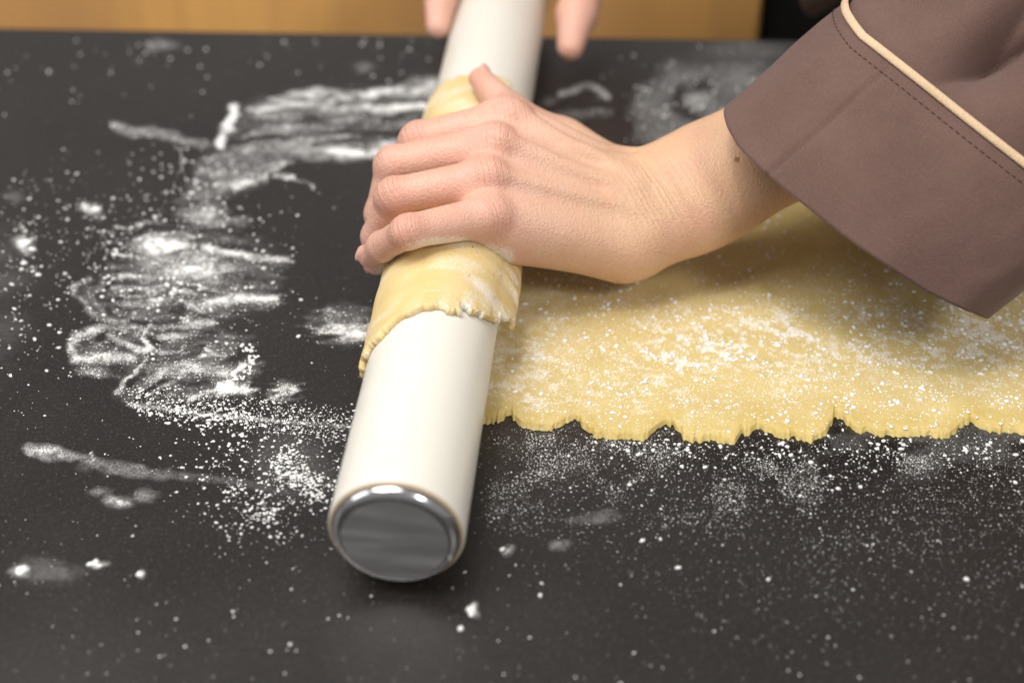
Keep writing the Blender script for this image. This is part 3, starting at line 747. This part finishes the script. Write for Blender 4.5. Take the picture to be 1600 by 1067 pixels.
def gs(V, c, r): return np.exp(-((V-c)**2).sum(1)/(r*r))
red = np.zeros(len(Vb)); flo = np.zeros(len(Vb)); tan = np.zeros(len(Vb)); nail = np.zeros(len(Vb)); mole = np.zeros(len(Vb)); wrk = np.zeros(len(Vb))
for f, k in ((fingers, LH), (fr, RH)):
    for i in range(4):
        red = np.maximum(red, .9*gs(Vb, f[i][1], .0120)); red = np.maximum(red, .5*gs(Vb, f[i][2], .010)); red = np.maximum(red, .65*gs(Vb, f[i][3], .012))
        red = np.maximum(red, .55*gs(Vb, f[i][0]+k['kn'][i]*.008, .011))
red = np.maximum(red, .8*gs(Vb, thb[3][0], .016)); red = np.maximum(red, .45*gs(Vb, thb[2][0], .014))
tan = sstep(-.012, .075, Vb[:, 0])*(Vb[:, 1] < .84); red = np.maximum(red, .55*(Vb[:, 1] > .84)); red = np.maximum(red, .30*sstep(.0, -.03, Vb[:, 0]))
Ub, Vvb = project(Vb)
near = Vb[:, 1] < .84
for dd, den in ((stroke(Ub, Vvb, [(600, 425), (660, 385), (715, 383), (790, 402)], 26, 1.), 1.0), (stroke(Ub, Vvb, [(640, 330), (700, 322), (740, 318)], 12, .8), .6)):
    flo = np.maximum(flo, dd*den*near)
flo = np.maximum(flo, .34*near*sstep(800, 600, Ub)); flo = np.maximum(flo, .55*(~near)*sstep(1.0, .9, Vb[:, 1]))
mp = PY(1155, 253, .668); 
mole = near*sstep(5.5, 3, np.hypot(Ub-1152, Vvb-250))*(Vb[:, 2] > .06)
crp = np.zeros(len(Vb)); cra = np.zeros(len(Vb))
def crease(c, dr, sg, amp, freq, off):
    g_ = amp*gs(Vb, c, sg); m = g_ > cra
    cra[m] = g_[m]; crp[m] = ((Vb-c)@dr)[m]*freq+off
for i, f in enumerate(fingers):
    o = unit(f[1]-(f[0]+f[2])/2)
    crease(f[1]+o*.007, unit(unit(f[1]-f[0])+unit(f[2]-f[1])), .0075, 1., 1300, i*7.3)
    crease(f[2]+o*.006, unit(f[3]-f[1]), .006, .7, 1400, i*5.1+3)
    crease(f[0]+LH['kn'][i]*.009, unit(f[1]-f[0]), .008, .62, 1200, i*3.7+50)
crease(thb[2][0]+np.array((0, 0, .009)), unit(thb[3][0]-thb[2][0]), .008, .8, 1200, 80)
crease(wrist+wn*.016+hw*.004, unit(arm1-wrist), .020, .55, 900, 120)
crease(wrist-hw*.018, unit(arm1-wrist), .012, .6, 500, 150)
for c_, a_, n_, L_ in LH['nails']: nail = np.maximum(nail, sstep(1.1, .9, np.sqrt((((Vb-c_)@a_)/L_)**2+((((Vb-c_)**2).sum(1)-((Vb-c_)@a_)**2)/(L_*.62)**2))))
valley_shade = np.zeros(len(Vb))  # mask for painted shade along the tendon valleys
for pl in ([(845, 190), (900, 212), (985, 238)], [(830, 215), (880, 240), (950, 262)], [(800, 255), (860, 268), (930, 300), (985, 300)]):
    valley_shade = np.maximum(valley_shade, stroke(Ub, Vvb, pl, 7, 1.)*near*(Vb[:, 2] > .04))
body_attr = {'valley_shade': valley_shade, 'crease': cra, 'crease_at': crp, 'red': red, 'flour': flo, 'tan': tan, 'nail': nail, 'mole': mole, 'wrinkle': wrk}
person = empty('person', (.45, .72, .3)); tag(person, 'person in brown jacket with cream piping, both bare hands on the rolling pin', 'person')
child('body', make_mesh('body', Vb, Qb, attrs=body_attr), M_skin.m, person)

# ------------------------------------------------------------------ sleeves
def ring(c, M, m, n, warp=None, sq=2.4):
    th = np.linspace(0, 2*np.pi, n, endpoint=False)
    ct, st = np.cos(th), np.sin(th)
    x = np.sign(ct)*np.abs(ct)**(2/sq); y = np.sign(st)*np.abs(st)**(2/sq)
    return c+x[:, None]*M+y[:, None]*m, th
def sleeve(T, B, a_dir, depth, length, view, seed, cuff_len=.074):
    """cuff rim runs from T to B, its opening seen edge on; the sleeve runs off along a_dir"""
    T = np.array(T); B = np.array(B); Cc = (T+B)/2; M = (B-T)/2
    bow = .014; pts_dir = lambda th: np.sign(np.sin(th))*np.abs(np.sin(th))**(2/2.4)
    vd = unit(Cc-CAM); Mu = unit(M); m = unit(vd-Mu*(vd@Mu))*depth
    root = empty('sleeve', (0, 0, 0)); root.parent = person; root.location = -np.array(person.location)
    n = 360
    def tube(name, L0, L1, steps, off, fold, grow0, lip):
        rows = []
        for i in range(steps+1):
            t = L0+(L1-L0)*i/steps
            g = 1+.9*t*.5
            c = Cc+a_dir*t+np.array((0, 0, 0.0))
            Mt = M*g*(1+off/np.linalg.norm(M)); mt = m*(g*1.0+t*1.4)*(1+off/np.linalg.norm(m))
            pts_, th = ring(c, Mt, mt, n)
            nrm = np.cos(th)[:, None]*unit(M)+np.sin(th)[:, None]*unit(m)
            f = fold(t, th)
            pts_ = pts_+a_dir*(bow*np.clip(1.25*pts_dir(th), -1, 1))[:, None]
            # the rim sags a little between its corners
            pts_ = pts_+nrm*f[:, None]+a_dir*(.004*np.sin(th*3+seed)+.006*np.sin(th*2+1.1*seed))[:, None]*np.exp(-t/.06)*.5
            rows.append(pts_)
        V = np.array(rows)
        return V
    seam = 2*np.pi-1.93
    cf = lambda t, th: .0008*np.sin(th*5+t*30+seed)+.0022*(fbm(th*2.2, th*0+t*18, seed, 3)-.5)*2+(.0015*sstep(seam-.012, seam+.012, th)-.0014*np.exp(-((th-seam+.012)/.018)**2))*sstep(cuff_len-.002, cuff_len-.014, t)
    Vc = tube('cuff', 0, cuff_len, 40, 0, cf, 1, True)
    inner = tube('cuff', 0, cuff_len, 40, -.0016, cf, 1, True)[::-1]
    loop = np.concatenate([Vc, inner])        # outside up, inside down
    # seam: one side of the cuff laps 1.2 mm over the other
    me = make_mesh('cuff', loop.reshape(-1, 3), grid_quads(len(loop), n, True, True))
    bm = bmesh.new(); bm.from_mesh(me); bmesh.ops.recalc_face_normals(bm, faces=bm.faces); bm.to_mesh(me); bm.free()
    cu = link('cuff', me, M_cloth.m, root)
    # arm of the sleeve, inside the cuff
    def sf(t, th):
        k = sstep(cuff_len-.01, cuff_len+.03, t)
        return -.0030+k*(.020*(fbm(th*1.5+t*7, th*0+t*9, seed+3, 2)-.5)-.022*np.exp(-np.abs(th-4.30-t*3.2)/.13)-.022*np.exp(-np.abs(th-5.05-t*2.)/.15)-.014*np.exp(-np.abs(th-4.9+t*3)/.12)+.006*np.sin(th*4+t*20))
    Vs = tube('arm', cuff_len-.03, length, 90, 0, sf, 1, False)
    me = make_mesh('fabric', Vs.reshape(-1, 3), grid_quads(len(Vs), n, False, True))
    bm = bmesh.new(); bm.from_mesh(me); bmesh.ops.recalc_face_normals(bm, faces=bm.faces); bm.to_mesh(me); bm.free()
    so = link('fabric', me, M_cloth.m, root); so.modifiers.new('thick', 'SOLIDIFY').thickness = .0012
    # piping round the top of the cuff
    path = Vc[-1]; 
    pr = .0020; k = 10; aa = np.linspace(0, 2*np.pi, k, endpoint=False)
    ctr = path.mean(0); rows = []
    for i in range(n):
        tg = unit(path[(i+1) % n]-path[i-1]); o = unit(np.cross(tg, a_dir)); u2 = unit(np.cross(o, tg))
        if o@(path[i]-ctr) < 0: o = -o
        rows.append(path[i]+o*.0006+pr*(np.cos(aa)[:, None]*o*.55+np.sin(aa)[:, None]*u2))
    me = make_mesh('piping', np.array(rows).reshape(-1, 3), grid_quads(n, k, True, True))
    bm = bmesh.new(); bm.from_mesh(me); bmesh.ops.recalc_face_normals(bm, faces=bm.faces); bm.to_mesh(me); bm.free()
    link('piping', me, M_pipe.m, root)
    # stitching under the piping
    Vst = []; Qst = []
    for row in (36,):
        lp = Vc[row]; ln = np.linalg.norm(np.diff(np.vstack([lp, lp[:1]]), axis=0), axis=1); cum = np.concatenate([[0], np.cumsum(ln)])
        for s0_ in np.arange(0, cum[-1], .0034):
            e_ = [np.array([np.interp(x, cum, np.append(lp[:, k_], lp[0, k_])) for k_ in range(3)]) for x in (s0_, s0_+.0012, s0_+.0024)]
            tg = unit(e_[2]-e_[0]); o = unit(np.cross(tg, a_dir)); o = o if o@(e_[1]-ctr) > 0 else -o; u2 = np.cross(o, tg); b0 = len(Vst)
            for p_, w_ in zip(e_, (.00015, .00035, .00015)):
                for da, db in ((1, 0), (0, 1), (-1, 0), (0, -1)): Vst.append(p_+o*.0002+w_*(da*u2+db*o))
            for r_ in (0, 4):
                for k_ in range(4): Qst.append((b0+r_+k_, b0+r_+(k_+1) % 4, b0+r_+4+(k_+1) % 4, b0+r_+4+k_))
    link('stitching', make_mesh('stitching', np.array(Vst), np.array(Qst)), M_thread.m, root)
    return Vc, root
a_dir = unit(.77*rt+.63*up-.05*fw)
Tl = PY(1152, 160, .672); Bl = P(1543, 490, .035)
VcL, rootL = sleeve(Tl, Bl, a_dir, .040, .34, None, 3)
a2 = unit(np.array((.80, .10, .42)))
sleeve(np.array((.155, .965, .155)), P(1290, 12, .022), a2, .042, .30, None, 5)
# upper sleeves and the jacket that carries them (to the right, outside the frame)
def loft(rows): 
    V = np.array(rows); n = V.shape[1]
    return make_mesh('jacket_body', V.reshape(-1, 3), grid_quads(len(V), n, False, True))
th = np.linspace(0, 2*np.pi, 48, endpoint=False)
def limb(name, pts, rads):
    pts = np.array(pts); rows = []
    for i in range(len(pts)):
        tg = unit(pts[min(i+1, len(pts)-1)]-pts[max(i-1, 0)]); o = unit(np.cross(tg, (0, 1, .2))); u2 = unit(np.cross(o, tg))
        rows.append(pts[i]+rads[i]*(np.cos(th)[:, None]*o+np.sin(th)[:, None]*u2))
    V = np.array(rows); me = make_mesh(name, V.reshape(-1, 3), grid_quads(len(V), 48, False, True))
    return me
jk = empty('jacket', (0, 0, 0)); jk.parent = person; jk.location = -np.array(person.location)
eL = (VcL[0].mean(0))+a_dir*.30
link('upper_sleeve', limb('upper_sleeve', [eL-a_dir*.05, eL, eL+np.array((.05, -.01, .06)), (.56, .68, .42), (.62, .66, .52), (.68, .70, .57)], [.072, .078, .082, .084, .086, .05]), M_cloth.m, jk)
eR = np.array((.155, .93, .09))+a2*.27
link('upper_sleeve', limb('upper_sleeve', [eR-a2*.05, eR, eR+np.array((.04, 0, .06)), (.56, .98, .42), (.62, .98, .52), (.68, .94, .57)], [.066, .072, .078, .080, .082, .05]), M_cloth.m, jk)
rows = []
for z, rx, ry, cx in ((-.45, .14, .19, .78), (-.2, .135, .18, .76), (.05, .13, .175, .74), (.25, .13, .18, .72), (.42, .125, .19, .70), (.52, .11, .185, .69), (.58, .09, .14, .69), (.61, .065, .07, .69), (.64, .06, .06, .69)):
    rows.append(np.stack([cx-.09+1.15*rx*np.cos(th), .82+1.2*ry*np.sin(th), z+0*th], -1))  # unseen torso, widened and moved in to block light from the pin's right side
link('jacket_body', loft(rows), M_cloth.m, jk)
print('tris', sum(len(o.data.polygons) for o in bpy.data.objects if o.type == 'MESH'))
